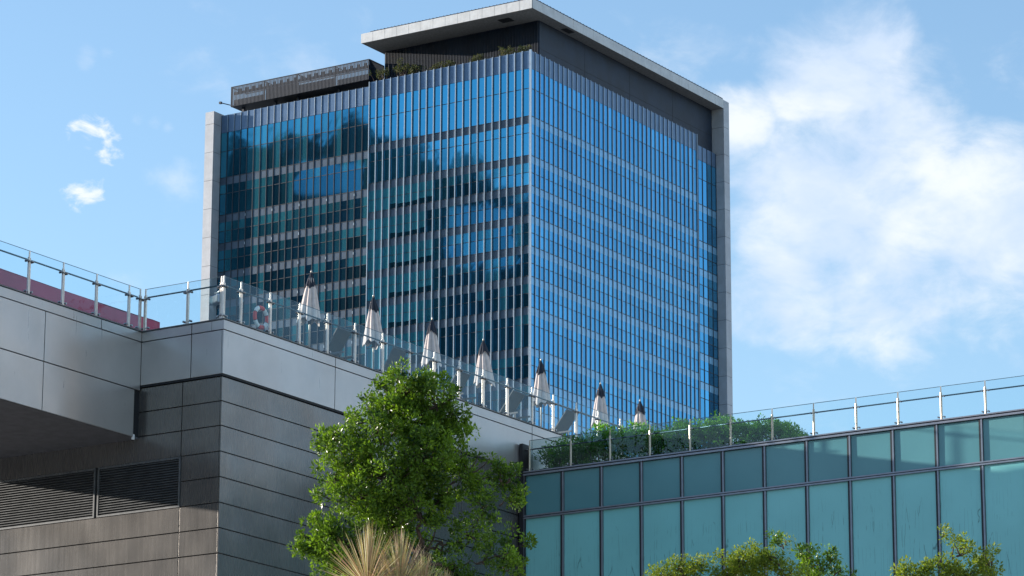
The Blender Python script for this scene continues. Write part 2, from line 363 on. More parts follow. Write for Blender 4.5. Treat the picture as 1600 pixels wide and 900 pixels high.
# storeys: (spandrel top, spandrel bottom); the glass of storey i runs from spandrel bottom i to spandrel top i+1
tops = [141.28, 135.86, 131.77, 127.65, 123.52, 119.40, 115.25, 109.83]
while tops[-1] > 8: tops.append(tops[-1]-4.11)
sp_h = 1.06
def levels(dz):
    """list of (z_low, z_transom, z_high) for each storey of glass"""
    out = [(141.28+dz, 145.12+dz, 147.84+dz)]
    for a, b in zip(tops[:-1], tops[1:]):
        hi = a-sp_h+dz; out.append((b+dz, hi-1.28, hi))
    return out
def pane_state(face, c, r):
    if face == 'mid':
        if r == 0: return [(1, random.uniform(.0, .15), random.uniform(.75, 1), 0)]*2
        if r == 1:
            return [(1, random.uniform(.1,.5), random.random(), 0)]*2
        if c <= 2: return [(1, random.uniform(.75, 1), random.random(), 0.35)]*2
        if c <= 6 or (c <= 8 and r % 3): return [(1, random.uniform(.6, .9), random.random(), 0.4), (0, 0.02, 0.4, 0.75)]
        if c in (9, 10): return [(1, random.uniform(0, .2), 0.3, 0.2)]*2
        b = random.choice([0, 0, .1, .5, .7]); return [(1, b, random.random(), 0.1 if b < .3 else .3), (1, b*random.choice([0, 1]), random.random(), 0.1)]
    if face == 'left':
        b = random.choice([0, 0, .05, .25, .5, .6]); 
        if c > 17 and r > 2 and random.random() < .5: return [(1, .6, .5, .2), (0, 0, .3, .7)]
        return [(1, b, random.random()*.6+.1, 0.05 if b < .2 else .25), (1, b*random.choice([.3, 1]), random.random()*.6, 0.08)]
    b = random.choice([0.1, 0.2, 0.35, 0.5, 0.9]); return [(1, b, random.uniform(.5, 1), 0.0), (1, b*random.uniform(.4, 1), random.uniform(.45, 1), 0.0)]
def add_window(mb, face, c, r, a0, a1, plane, lv):
    z0, zt, z1 = lv; st = pane_state(face, c, r)
    spans = [(zt+0.04, z1, st[0]), (z0, zt-0.04, st[1])]
    if face == 'mid' and r >= 2 and 3 <= c <= 8: # blind lowered to the sill of the upper half
        zm = z0 + (zt-z0)*(0.42 + 0.08*math.sin(c)); spans = [(zt+0.04, z1, st[0]), (zm, zt-0.04, st[0]), (z0, zm, st[1])]
    for lo, hi, s in spans:
        j = [random.uniform(-.0009, .0009) for _ in range(4)]
        if face == 'right' or face == 'bay':
            q = [(a0, plane+j[0], lo), (a1, plane+j[1], lo), (a1, plane+j[2], hi), (a0, plane+j[3], hi)]
        else:
            q = [(plane+j[0], a1, lo), (plane+j[1], a0, lo), (plane+j[2], a0, hi), (plane+j[3], a1, hi)]
        mb.quad(q, (s[1], s[2], s[3]))
faces = [('mid', 22, MY0, MY1, TX, 0.0), ('left', 22, MY1+0.12, LY1, TX+0.14, -0.62), ('right', 38, TX, RX1, TY, 0.0), ('bay', 5, RX1+0.1, BX1, YB, -0.75)]
stuffL = MB(); stuffR = MB()
for face, n, s0, s1, plane, dz in faces:
    w = (s1-s0)/n; L = levels(dz); xf = face in ('right', 'bay')
    span = MB(); par = MB(); tr = MB()
    for r, lv in enumerate(L):
        for c in range(n):
            a0 = s0+c*w; a1 = a0+w
            cc = n-1-c if not xf else c      # count columns from the left edge of the picture
            if face == 'mid' and r < 5 and cc < 20:
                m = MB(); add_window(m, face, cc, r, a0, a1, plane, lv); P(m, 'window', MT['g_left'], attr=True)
            else: add_window(stuffR if xf else stuffL, 'right' if xf else face, cc, r, a0, a1, plane, lv)
        if xf:
            tr.box((s0, plane-0.035, lv[1]-0.04), (s1, plane+0.05, lv[1]+0.04))
            tr.box((s0, plane-0.05, lv[0]-0.03), (s1, plane+0.05, lv[0]+0.05))
        else:
            tr.box((plane-0.035, s0, lv[1]-0.04), (plane+0.05, s1, lv[1]+0.04))
            tr.box((plane-0.05, s0, lv[0]-0.03), (plane+0.05, s1, lv[0]+0.05))
    for r, tz in enumerate(tops[:-1]):
        z1 = tz-0.035+dz; z0 = tz-sp_h+dz
        sm = MB()
        for c in range(n):
            a0 = s0+c*w; a1 = a0+w; d = 0.012
            if xf: sm.quad([(a0, plane-0.004+random.uniform(-d,d)*.3, z0), (a1, plane-0.004, z0), (a1, plane-0.004, z1), (a0, plane-0.004+random.uniform(-d,d)*.3, z1)])
            else: sm.quad([(plane-0.004, a1, z0), (plane-0.004+random.uniform(-d,d)*.3, a0, z0), (plane-0.004, a0, z1), (plane-0.004, a1, z1)])
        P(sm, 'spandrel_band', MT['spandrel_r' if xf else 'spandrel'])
    zt = 150.34 if face in ('mid', 'right') else (149.82 if face == 'left' else 150.0+dz)
    zb = 147.88+dz
    if xf:
        P(MB().box((s0, plane-0.01, zb), (s1, plane+0.3, zt)), 'parapet', MT['parapet'])
    else: P(MB().box((plane-0.01, s0+(0.3 if face == 'mid' else 0), zb), (plane+0.3, s1, zt)), 'parapet', MT['parapet'])
    P(tr, 'transom', MT['mullion'])
    # upright fins, each a part of its own
    for c in range(n+1):
        a = s0+c*w; fl = MB(); fd = MB()
        if face == 'mid': fl.box((plane-0.24, a-0.042, 2), (plane-0.06, a+0.042, zt+0.03)); fd.box((plane-0.06, a-0.055, 2), (plane+0.02, a+0.055, zt))
        elif face == 'left':
            fd.box((plane-0.10, a-0.045, 2), (plane+0.02, a+0.045, zt-0.02)); fl.box((plane-0.12, a-0.035, zb-0.02), (plane-0.101, a+0.035, zt+0.02))
            if c % 4 == 2:
                for r in range(1, 9): P(MB().box((plane-0.12, a-0.04, tops[r]+dz-0.7), (plane-0.101, a+0.04, tops[r]+dz-0.35)), 'bracket', MT['fin'])
        elif face == 'right': fl.box((a-0.05, plane-0.14, 2), (a+0.05, plane-0.05, zt+0.03)); fd.box((a-0.055, plane-0.05, 2), (a+0.14, plane+0.02, zt))
        else: fd.box((a-0.04, plane-0.08, 2), (a+0.04, plane+0.02, zt))
        if fl.v: P(fl, 'fin', MT['fin'])
        P(fd, 'mullion', MT['mullion'])
P(MB().box((TX-0.22, TY-0.22, 2), (TX+0.03, TY+0.03, 150.4)), 'corner_post', MT['fin'])
P(MB().box((RX1-0.02, TY+0.002, 2), (RX1+0.07, YB+0.1, 150.3)), 'bay_return', MT['mullion'])
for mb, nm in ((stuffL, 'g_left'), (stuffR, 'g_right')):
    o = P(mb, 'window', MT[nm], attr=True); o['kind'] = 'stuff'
# side pillars of clad panels with open joints
def pillar(x0, x1, y0, y1, top, step, jf):
    a = MB(); z = top
    while z > 0:
        zn = max(z-step*(jf if z == top else 1), 0); a.box((x0, y0, zn+0.025), (x1, y1, z-0.025)); z = zn
    o = P(a, 'pillar', MT['stone'])
    P(MB().box((x0+0.03, y0+0.03, 0), (x1-0.03, y1-0.03, top-0.05)), 'pillar_core', MT['joint'], parent=tower)
pillar(372.63, 375.2, 287.90, 289.39, 150.1, 4.11, 0.45)
pillar(425.42, 427.0, 235.78, 240.0, 157.24, 4.11, 1.0)
# rooftop storey and canopy
SZ = 155.95; CT = 157.28
P(MB().box((378.4, 237.75, 147.2), (425.4, 262.95, SZ)), 'rooftop_storey', MT['navy'])
rb = MB()
for i in range(100):
    y = 237.9+i*0.25; rb.box((378.22, y, 147.2), (378.4, y+0.08, SZ-0.01))
P(rb, 'rooftop_ribs', MT['navy'])
sm = MB()
for z in (152.0,): sm.box((378.5, 237.735, z), (425.3, 237.75, z+0.05))
for x in (390, 402, 414): sm.box((x, 237.735, 147.4), (x+0.04, 237.7495, SZ-0.02))
P(sm, 'seam', MT['joint'])
P(MB().box((373.52, 235.81, SZ), (425.4, 263.54, CT-0.03)), 'canopy', MT['tower_soffit'])
cf = MB(); y = 263.57
while y > 235.9:
    yn = max(y-1.98, 235.78); cf.box((373.49, yn+0.02 if yn > 235.8 else yn, SZ-0.02), (373.52, y-0.02, CT)); y = yn
x = 373.53
while x < 425.3:
    xn = min(x+2.6, 425.41); cf.box((x+0.015, 235.78, SZ-0.02), (xn-0.015, 235.81, CT)); x = xn
P(cf, 'canopy_fascia', MT['canopy'])
P(MB().box((383.0, 236.3, SZ-0.06), (385.0, 237.2, SZ-0.005)), 'soffit_vent', MT['joint'])
P(MB().box((375.2, 240.6, SZ-0.06), (376.6, 242.4, SZ-0.005)), 'soffit_vent', MT['joint'])
rl = MB()
rl.box((373.75, 236.05, CT+0.01), (373.85, 262.2, CT+0.22)); rl.box((373.75, 235.95, CT+0.01), (425.5, 236.05, CT+0.24))
for i in range(60): rl.box((374+i*0.85, 235.90, CT), (374.05+i*0.85, 235.95, CT+0.30))
for i in range(44): rl.box((373.68, 237+i*0.57, CT-0.02), (373.75, 237.06+i*0.57, CT+0.27))
P(rl, 'roof_gutter_rail', MT['navy'])
# louvred screen above the left half of the roof
sc = empty('rooftop_screen', (376, 276, 147.2), 'dark slatted metal screen raised above the left roof edge of the tower', 'screen'); sc['_o'] = (376, 276, 147.2)
sl_ = MB(); y = 263.9
while y < 287.5: sl_.box((375.9, y, 151.5), (375.98, y+0.13, 154.45)); y += 0.235
x = 376.1
while x < 379.5: sl_.box((x, 263.80, 151.5), (x+0.16, 263.88, 154.45)); x += 0.235
P(sl_, 'slats', MT['lattice'], sc)
fr_ = MB()
for z in (151.48, 154.37): fr_.box((375.98, 263.88, z), (376.12, 287.5, z+0.10)); fr_.box((379.4, 263.88, z), (379.55, 287.5, z+0.10))
for yy in (263.9, 269.6, 276.0, 281.8, 287.35): fr_.box((375.98, yy, 151.58), (376.12, yy+0.15, 154.37)); fr_.box((375.98, yy, 154.3), (379.5, yy+0.12, 154.40)); fr_.box((375.98, yy, 151.50), (379.5, yy+0.12, 151.60))
P(fr_, 'frame', MT['lattice'], sc)
bk = MB().box((376.4, 263.95, 151.6), (376.5, 269.5, 152.5)).box((376.4, 276.2, 151.6), (376.5, 281.7, 153.3)).box((376.4, 281.9, 151.6), (376.5, 287.3, 152.6)).box((376.4, 270, 151.6), (376.5, 276, 152.9))
bk.box((376.4, 263.95, 153.35), (376.5, 287.3, 153.75))
for yy in np.arange(264.5, 287, 1.2): bk.box((376.4, yy, 153.75), (376.5, yy+0.5, 154.15))
bk.box((376.15, 263.95, 151.48), (379.4, 287.3, 151.55))
P(bk, 'backing_panel', MT['navy'], sc)
ps = MB()
for yy in (286.0, 280.4, 276.5, 269.5, 264.4): ps.box((377.0, yy, 147.2), (377.35, yy+0.35, 151.48))
P(ps, 'post', MT['lattice'], sc)
P(MB().tube((376.5, 287.2, 151.7), (375.6, 289.1, 152.3), 0.07).box((375.5, 288.95, 152.15), (375.8, 289.3, 152.45)), 'beam_arm', MT['lattice'], sc)
s2 = MB(); y = 262.9
x = 379.9
while x < 382.9: s2.box((x, 263.2, 150.6), (x+0.1, 263.28, 154.3)); x += 0.3
for z in (152.0, 153.1, 154.1): s2.box((379.6, 263.1, z), (383, 263.2, z+0.12))
P(s2, 'end_slats', MT['lattice'], sc)
pl = empty('rooftop_plant_box', (378, 275, 147.2), 'grey plant housing under the slatted rooftop screen', 'plant housing'); pl['_o'] = (378, 275, 147.2)
P(MB().box((377.6, 271.5, 147.2), (382, 280.3, 151.2)), 'housing', MT['concrete'], pl, bevel=0.05)
P(MB().box((377.2, 264.2, 147.2), (377.5, 269.3, 151.1)), 'side_screen', MT['navy'], pl)
P(MB().box((377.45, 272.5, 149.9), (377.6, 275.5, 150.7)).box((377.45, 276.5, 149.9), (377.6, 279.5, 150.7)), 'vent', MT['louver'], pl)

# ------------------------------------------------------------------ foliage builder
def leaves_mesh(name, centres, radii, per, size, mat, parent, thin=0.45, updir=0.35, colour=None, squash=1.0):
    """many leaf blades with a folded midrib, gathered in tufts at the twig ends"""
    n = len(centres); C = np.repeat(np.array([tuple(c) for c in centres]), per, axis=0); RR = np.repeat(np.array(radii), per)
    k = len(C)
    d = rng.normal(size=(k, 3)); d /= np.linalg.norm(d, axis=1)[:, None]
    d[:, 2] *= squash
    rr = RR*(0.35+0.65*rng.random(k)**0.5)
    base = C + d*rr[:, None]
    ax = d*0.9 + rng.normal(size=(k, 3))*0.55 + np.array([0, 0, updir]); ax /= np.linalg.norm(ax, axis=1)[:, None]
    sd = np.cross(ax, rng.normal(size=(k, 3))); sd /= np.linalg.norm(sd, axis=1)[:, None]
    nm = np.cross(ax, sd)
    L = size*(0.65+0.7*rng.random(k))[:, None]; W = L*thin*0.5
    p0 = base; p1 = base+ax*L*0.5+sd*W+nm*L*0.08; p2 = base+ax*L; p3 = base+ax*L*0.5-sd*W+nm*L*0.08
    V = np.stack([p0, p1, p2, p3], 1).reshape(-1, 3)
    Fc = np.arange(k*4).reshape(-1, 4)
    F3 = np.concatenate([Fc[:, [0, 1, 2]], Fc[:, [0, 2, 3]]], 0)
    me = bpy.data.meshes.new(name); me.from_pydata((V-np.array(parent.location)).tolist(), [], F3.tolist())
    a = me.color_attributes.new('leaf', 'FLOAT_COLOR', 'POINT')
    tuft = np.repeat(rng.random(n), per) if colour is None else np.repeat(np.array(colour), per)
    cv = np.clip(tuft*0.75+rng.random(k)*0.35-0.05, 0, 1); cv = np.repeat(cv, 4)
    arr = np.stack([cv, cv, cv, np.ones_like(cv)], 1).astype(np.float32).ravel(); a.data.foreach_set('color', arr)
    me.materials.append(mat); o = bpy.data.objects.new(name, me); col.objects.link(o); o.parent = parent; return o
def bough(p, q, sag=0.1, n=6, wob=0.06):
    p = Vector(p); q = Vector(q); L = (q-p).length; pts = []
    for i in range(n+1):
        t = i/n; v = p.lerp(q, t); v.z -= math.sin(math.pi*t)*sag*L
        if 0 < i < n: v += Vector(rng.normal(size=3))*wob*L
        pts.append(v)
    return pts
def tree(name, base, fork, blobs, D, label, cat, leafmat, leaf, per, nclump, tuft=0.16, rtrunk=0.16, group=None, depth=0.75, px=1.0, skip=0.0):
    """blobs: (px, py, radius px, clumps weight, depth offset m) - lobes of the crown placed at distance D"""
    t = empty(name, base, label, cat, group)
    wd = MB(); fork = Vector(fork)
    n1 = 8; tp = [Vector(base).lerp(fork, i/n1) + (Vector((math.sin(i*1.3)*.1, math.cos(i*1.7)*.1, 0)) if 0 < i < n1 else Vector()) for i in range(n1+1)]
    wd.path(tp, [rtrunk*(1.5-0.5*i/n1) if i else rtrunk*1.9 for i in range(n1+1)], 12)
    cs = []; rs = []; cl = []; nodes = [(fork, rtrunk*0.8)]
    order = sorted(blobs, key=lambda b: (at(b[0], b[1], D)-fork).length)
    for b in order:
        bx, by, br, w, dz = b[:5]; c = at(bx, by, D) + FW*dz; r = br*D/5485.6
        best = min(nodes, key=lambda nd: (nd[0]-c).length + 0.75*(nd[0]-fork).length*0.6 + (0.8 if nd[0].z > c.z else 0))
        mid = bough(best[0], c, 0.04, 7, 0.05); r0 = min(best[1], rtrunk*0.62); rad = [r0*(1-i/9.5) for i in range(8)]
        wd.path(mid, rad, 8)
        for i in (4, 5, 6): nodes.append((mid[i], rad[i]*0.85))
        m = int(nclump*w*(br/50.0)**2)
        for i in range(m):
            d = Vector(rng.normal(size=3)); d.normalize(); rr = r*(0.30+0.70*rng.random()**0.45); 
            p = c + Vector((d.x, d.y, d.z))*rr
            # uneven crown: leave holes
            h = math.sin(p.x*4.1+p.z*3.3)*math.sin(p.y*3.7-p.z*4.9+1.3)*math.sin(p.z*5.3+p.x*2.2)
            if h < -0.27: continue
            cs.append(p); rs.append(tuft*(0.6+0.8*rng.random()))
            cl.append(min(1, max(0, 0.42+0.25*rng.normal()+0.30*(rr/r-0.6))))  # tufts darken toward each lobe's centre: inner shade put into the leaf colour
            if i % 4 == 0:
                s = mid[4+int(rng.integers(0, 4))]; wd.path(bough(s, p, 0.04, 3, 0.05), [0.020, 0.014, 0.010, 0.006], 5)
    wd.build('trunk', MT['bark'], t, smooth=True)
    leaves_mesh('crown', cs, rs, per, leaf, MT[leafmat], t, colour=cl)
    return t

# ------------------------------------------------------------------ plants on the tower's roof edge
rp = [(598, 112, .7, 'bushy green weed at the left corner of the slate rooftop storey'), (628, 104, 1.0, 'tall dry shrub near the left end of the slate rooftop wall'),
      (648, 107, .7, 'low brownish weed right of the tall dry shrub on the roof edge'), (682, 104, .55, 'low dark weed a third of the way along the roof edge'),
      (702, 98, .6, 'small twiggy weed at the middle of the roof edge'), (746, 90, .6, 'spreading green weed between the middle of the roof edge and its corner'),
      (792, 79, 1.0, 'large round green shrub near the front corner of the tower roof'), (817, 74, .55, 'small dry weed closest to the front corner of the tower roof')]
for x, y, s, lab in rp:
    p = on(x, y, 0, 375.6); b = Vector((p.x, p.y, 148.6)); t = empty('roof_weed', b, lab, 'plant', 'weeds growing along the tower roof edge')
    cs = []; st = MB()
    for i in range(int(34*s)):
        q = p + Vector((rng.normal()*.5*s, rng.normal()*.85*s, rng.normal()*.42*s-.25)); cs.append(q)
        if i % 2 == 0: st.path([b, b.lerp(q, .5)+Vector(rng.normal(size=3))*.06, q], [.03, .02, .01], 5)
    st.build('stem', MT['bark'], t)
    leaves_mesh('foliage', cs, [0.24]*len(cs), 22, 0.20, MT['leaf_dry'], t)
pbx = MB().box((374.7, 238.2, 147.2), (376.4, 262.3, 149.0)); tag(pbx.build('roof_planter', MT['concrete']), 'long concrete planter along the front roof edge of the tower', 'planter')

# ------------------------------------------------------------------ terrace building (left)
X1, Y1, Y2 = 72.632, 55.60, 58.386
XE = 58.0 
YW = 66.5
#                                 # far end of the projecting wing
ZD, ZC, ZF = 24.62, 24.34, 23.12            # deck edge, joint under the coping, foot of the fascia
XR = 118.0
tb = empty('terrace_building', (X1, Y1, 0), 'grey metal clad building with a roof terrace and louvred side wall', 'building'); tb['_o'] = (X1, Y1, 0)
P(MB().box((X1+0.08, Y1+0.08, 0), (XR, 78, ZD-0.06)), 'core', MT['joint'], tb)
P(MB().box((XE+0.05, Y2+0.05, 21.70), (X1+0.2, YW-.05, ZD-0.06)), 'wing_core', MT['joint'], tb)
G = 0.014
def panels_y(mb, y, x0, x1, z0, z1, joints, t=0.05):   # panels on a wall that faces -Y
    xs = [x0]+sorted(j for j in joints if x0 < j < x1)+[x1]
    for a, b in zip(xs[:-1], xs[1:]): mb.box((a+(G if a > x0 else 0), y, z0+G), (b-(G if b < x1 else 0), y+t, z1-G))
def panels_x(mb, x, y0, y1, z0, z1, joints, t=0.05):
    ys = [y0]+sorted(j for j in joints if y0 < j < y1)+[y1]
    for a, b in zip(ys[:-1], ys[1:]): mb.box((x, a+(G if a > y0 else 0), z0+G), (x+t, b-(G if b < y1 else 0), z1-G))
TXX = 87.37
jr = [77.79, 82.95, 88.1, 93.3, 98.4]
cp = MB(); panels_y(cp, Y1, X1, XR, ZC, ZD, jr, 0.4); panels_x(cp, X1, Y1+0.4+G, Y2, ZC, ZD, [56.68], 0.4)
panels_y(cp, Y2, XE, X1-G, ZC, ZD, [65.7, 70.9], 0.4); panels_x(cp, XE, Y2+0.4+G, YW, ZC, ZD, [], 0.4)
P(cp, 'coping', MT['pale_panel'], tb)
cl_ = MB(); cl_.box((X1-0.03, Y1-0.03, ZD), (XR, Y1+0.42, ZD+0.03)).box((X1-0.03, Y1+0.42, ZD), (X1+0.42, Y2+0.42, ZD+0.03)).box((XE-0.03, Y2-0.03, ZD+0.002), (X1-0.03, Y2+0.42, ZD+0.032))
P(cl_, 'coping_cap', MT['louver'], tb)
fa = MB(); panels_y(fa, Y1, X1, XR, ZF, ZC, jr); panels_x(fa, X1, Y1+0.05+G, Y2, ZF, ZC, [56.68])
P(fa, 'fascia', MT['pale_panel'], tb, bevel=0.004)
wf = MB(); panels_y(wf, Y2, XE, X1-G, 22.98, ZC, [68.6, 63.4]); panels_y(wf, Y2, XE, X1-0.25, 21.66, 22.98, [68.6, 63.4]); panels_x(wf, XE, Y2+0.05+G, YW, 21.66, ZC, [])
P(wf, 'wing_fascia', MT['pale_panel'], tb, bevel=0.004)
P(MB().box((X1-0.25, Y2-0.01, 21.60), (X1-0.19, Y2+0.05, 21.74)), 'drip_edge', MT['white'], tb)
P(MB().box((XE+0.04, Y2+0.04, 21.66), (X1+0.03, YW, 21.70)), 'wing_soffit', MT['soffit'], tb)
zj = [23.06, 22.39, 21.72, 21.02, 20.33, 19.64, 18.96, 18.28, 17.60]
while zj[-1] > 1: zj.append(zj[-1]-0.685)
dw = MB(); dl = MB(); XD = X1+0.03; YD = Y1+0.03
LV0, LV1, LY0 = 19.64, 21.02, 56.93
for i, (a, b) in enumerate(zip(zj[:-1], zj[1:])):
    panels_y(dw, YD, XD, XR, b, a, [78.47, 84.3, 90.1] if i < 1 else [78.47, 84.3, 90.1])
    y0 = YD+0.05+G
    if b >= LV0-0.01 and a <= LV1+0.01: panels_x(dl, XD, y0, LY0, b, a, [])
    else: panels_x(dl, XD, y0, 78, b, a, [56.96, 64.0, 70.0])
P(dw, 'front_cladding', MT['dark_panel'], tb, bevel=0.003)
P(dl, 'side_cladding', MT['dark_panel'], tb, bevel=0.003)
P(MB().box((X1-0.0, Y1-0.0, ZF-0.045), (XR, Y1+0.05, ZF-0.005)).box((X1, Y1+0.05, ZF-0.045), (X1+0.05, Y2, ZF-0.005)), 'shadow_gap', MT['joint'], tb)
# louvre with slanted blades
for (ya, yb) in ((LY0+0.02, 59.78), (59.86, 65.0)):
    lg = MB(); fr2 = MB()
    fr2.box((XD-0.02, ya, LV0), (XD+0.06, ya+0.05, LV1)).box((XD-0.02, yb-0.05, LV0), (XD+0.06, yb, LV1)).box((XD-0.02, ya+0.05, LV1-0.06), (XD+0.06, yb-0.05, LV1)).box((XD-0.02, ya+0.05, LV0), (XD+0.06, yb-0.05, LV0+0.05))
    lo = P(fr2, 'louvre', MT['louver'], tb)
    n = 19
    for k in range(n):
        z = LV0+0.07+k*(LV1-LV0-0.14)/(n-1)
        lg.quad([(XD-0.01, ya+0.05, z-0.022), (XD+0.06, ya+0.05, z+0.022), (XD+0.06, yb-0.05, z+0.022), (XD-0.01, yb-0.05, z-0.022)])
        lg.quad([(XD-0.01, ya+0.05, z-0.034), (XD-0.01, yb-0.05, z-0.034), (XD-0.01, yb-0.05, z-0.022), (XD-0.01, ya+0.05, z-0.022)])
    bl = lg.build('blades', MT['louver'], lo, loc=None, local=True)
    bl.data.transform(Matrix.Translation(-Vector((X1, Y1, 0))))
P(MB().box((X1+0.42, Y1+0.42, ZD-0.05), (XR, 77.5, ZD-0.01)), 'deck', MT['deck'], tb)

# maroon parapet behind the left end of the terrace
mz = [on(x, y, 1, 63.0) for x, y in ((-60, 402), (123, 462), (190, 485), (238, 499), (250, 502), (250, 512))]
ma = MB(); e = mz[3]; 
ma.box((60, 63.0, ZD), (mz[4].x, 66, mz[4].z-0.04))
pa = [(60, mz[1].z+0.16), (mz[1].x, mz[1].z), (mz[2].x, mz[2].z-0.02), (mz[3].x, mz[3].z), (mz[4].x, mz[4].z-0.03)]
for (xa, za), (xb, zb) in zip(pa[:-1], pa[1:]):
    k = len(ma.v); zl = mz[4].z-0.05
    ma.v += [(xa,63,zl),(xb,63,zl),(xb,63,zb),(xa,63,za),(xa,66,zl),(xb,66,zl),(xb,66,zb),(xa,66,za)]
    ma.f += [(k,k+1,k+2,k+3),(k+3,k+2,k+6,k+7),(k+4,k+7,k+6,k+5)]; ma.c += [(0,0)]*3
mt_ = empty('roof_kiosk', (68, 63, ZD), 'low maroon metal roof structure behind the left glass balustrade', 'roof structure'); mt_['_o'] = (68, 63, ZD)
P(ma, 'cladding', MT['maroon'], mt_); P(MB().box((60.0, 62.96, ZD), (mz[4].x-0.02, 62.995, ZD+0.12)), 'plinth', MT['joint'], mt_)

# ------------------------------------------------------------------ glass balustrades
def post_proto(parent, p, along, h=1.02, wide=0.075, glassside=0.0, extend=0.18, name='post'):
    """along: 'x' or 'y' run; two flat blades with round spider clamps"""
    m = MB(); x, y, z = p
    w = wide/2; d = 0.028
    if along == 'x': m.box((x-w, y-d, z), (x-0.008, y+d, z+h)); m.box((x+0.008, y-d, z), (x+w, y+d, z+h-0.02)); m.box((x-0.02, y-0.015, z+h-0.02), (x+0.02, y+0.015, z+h+extend)); m.box((x-0.09, y-0.07, z), (x+0.09, y+0.07, z+0.02))
    else: m.box((x-d, y-w, z), (x+d, y-0.008, z+h)); m.box((x-d, y+0.008, z), (x+d, y+w, z+h-0.02)); m.box((x-0.015, y-0.02, z+h-0.02), (x+0.015, y+0.02, z+h+extend)); m.box((x-0.07, y-0.09, z), (x+0.07, y+0.09, z+0.02))
    po = P(m, name, MT['steel'], parent, bevel=0.003)
    for zz in (z+0.09, z+h-0.12):
        for s in (-1, 1):
            c = MB(); a = Vector((x, y, zz)); b = a + (Vector((s*0.11, 0, 0)) if along == 'x' else Vector((0, s*0.11, 0)))
            n = Vector((0, 0.045, 0)) if along == 'x' else Vector((0.045, 0, 0))
            c.tube(a, b, 0.014, n=6); c.tube(b-n, b+n, 0.03, n=10)
            if zz > z+h/2: c.tube(a+(b-a)*.3-n*1.2, b-n*1.2, 0.024, n=8)
            co_ = c.build('clamp', MT['clamp'], po, local=True); co_.data.transform(Matrix.Translation(-Vector(parent['_o'])))
    return po
def run(parent, pts, z, along, fixed, matg, hg=1.18, hrail=0.98, inside=0.10, z2=0.10, railmat='steel_d', h=1.02):
    for a in pts: post_proto(parent, ((a, fixed, z) if along == 'x' else (fixed, a, z)), along, h=h)
    for a, b in zip(pts[:-1], pts[1:]):
        if along == 'x': P(MB().box((min(a,b)+0.03, fixed-0.006, z+0.05), (max(a,b)-0.03, fixed+0.006, z+hg)), 'glass_panel', MT[matg], parent)
        else: P(MB().box((fixed-0.006, min(a,b)+0.03, z+0.05), (fixed+0.006, max(a,b)-0.03, z+hg)), 'glass_panel', MT[matg], parent)
    a, b = min(pts), max(pts)
    r = MB(); e = MB()
    if along == 'x':
        r.tube((a, fixed+inside, z+hrail), (b, fixed+inside, z+hrail), 0.022); 
        for p0, p1 in zip(pts[:-1], pts[1:]): e.box((min(p0,p1)+0.03, fixed-0.0075, z+hg+0.001), (max(p0,p1)-0.03, fixed+0.0075, z+hg+0.012))
    else:
        r.tube((fixed+inside, a, z+hrail), (fixed+inside, b, z+hrail), 0.022)
        for p0, p1 in zip(pts[:-1], pts[1:]): e.box((fixed-0.0075, min(p0,p1)+0.03, z+hg+0.001), (fixed+0.0075, max(p0,p1)-0.03, z+hg+0.012))
    P(r, 'handrail', MT[railmat], parent, smooth=True); P(e, 'glass_edge', MT['steel_d'], parent)
b1 = empty('glass_balustrade', (X1, Y1, ZD), 'clear glass balustrade on steel posts along the grey terrace edge', 'balustrade'); b1['_o'] = (X1, Y1, ZD)
zr = ZD+0.03
px_ = [72.70, 73.47, 74.80, 76.16, 77.49, 78.83, 80.21, 81.57, 82.86, 84.17, 85.49, 86.83, 88.22, 89.45, 90.78]
while px_[-1] < 108: px_.append(px_[-1]+1.34)
run(b1, px_, zr, 'x', Y1+0.08, 'glass')
run(b1, [Y1+0.16, 56.90, 58.36], zr, 'y', X1+0.08, 'glass')
run(b1, [X1-0.02, 72.13, 70.74, 69.35, 67.96, 66.57, 65.18], zr, 'x', Y2+0.08, 'glass')

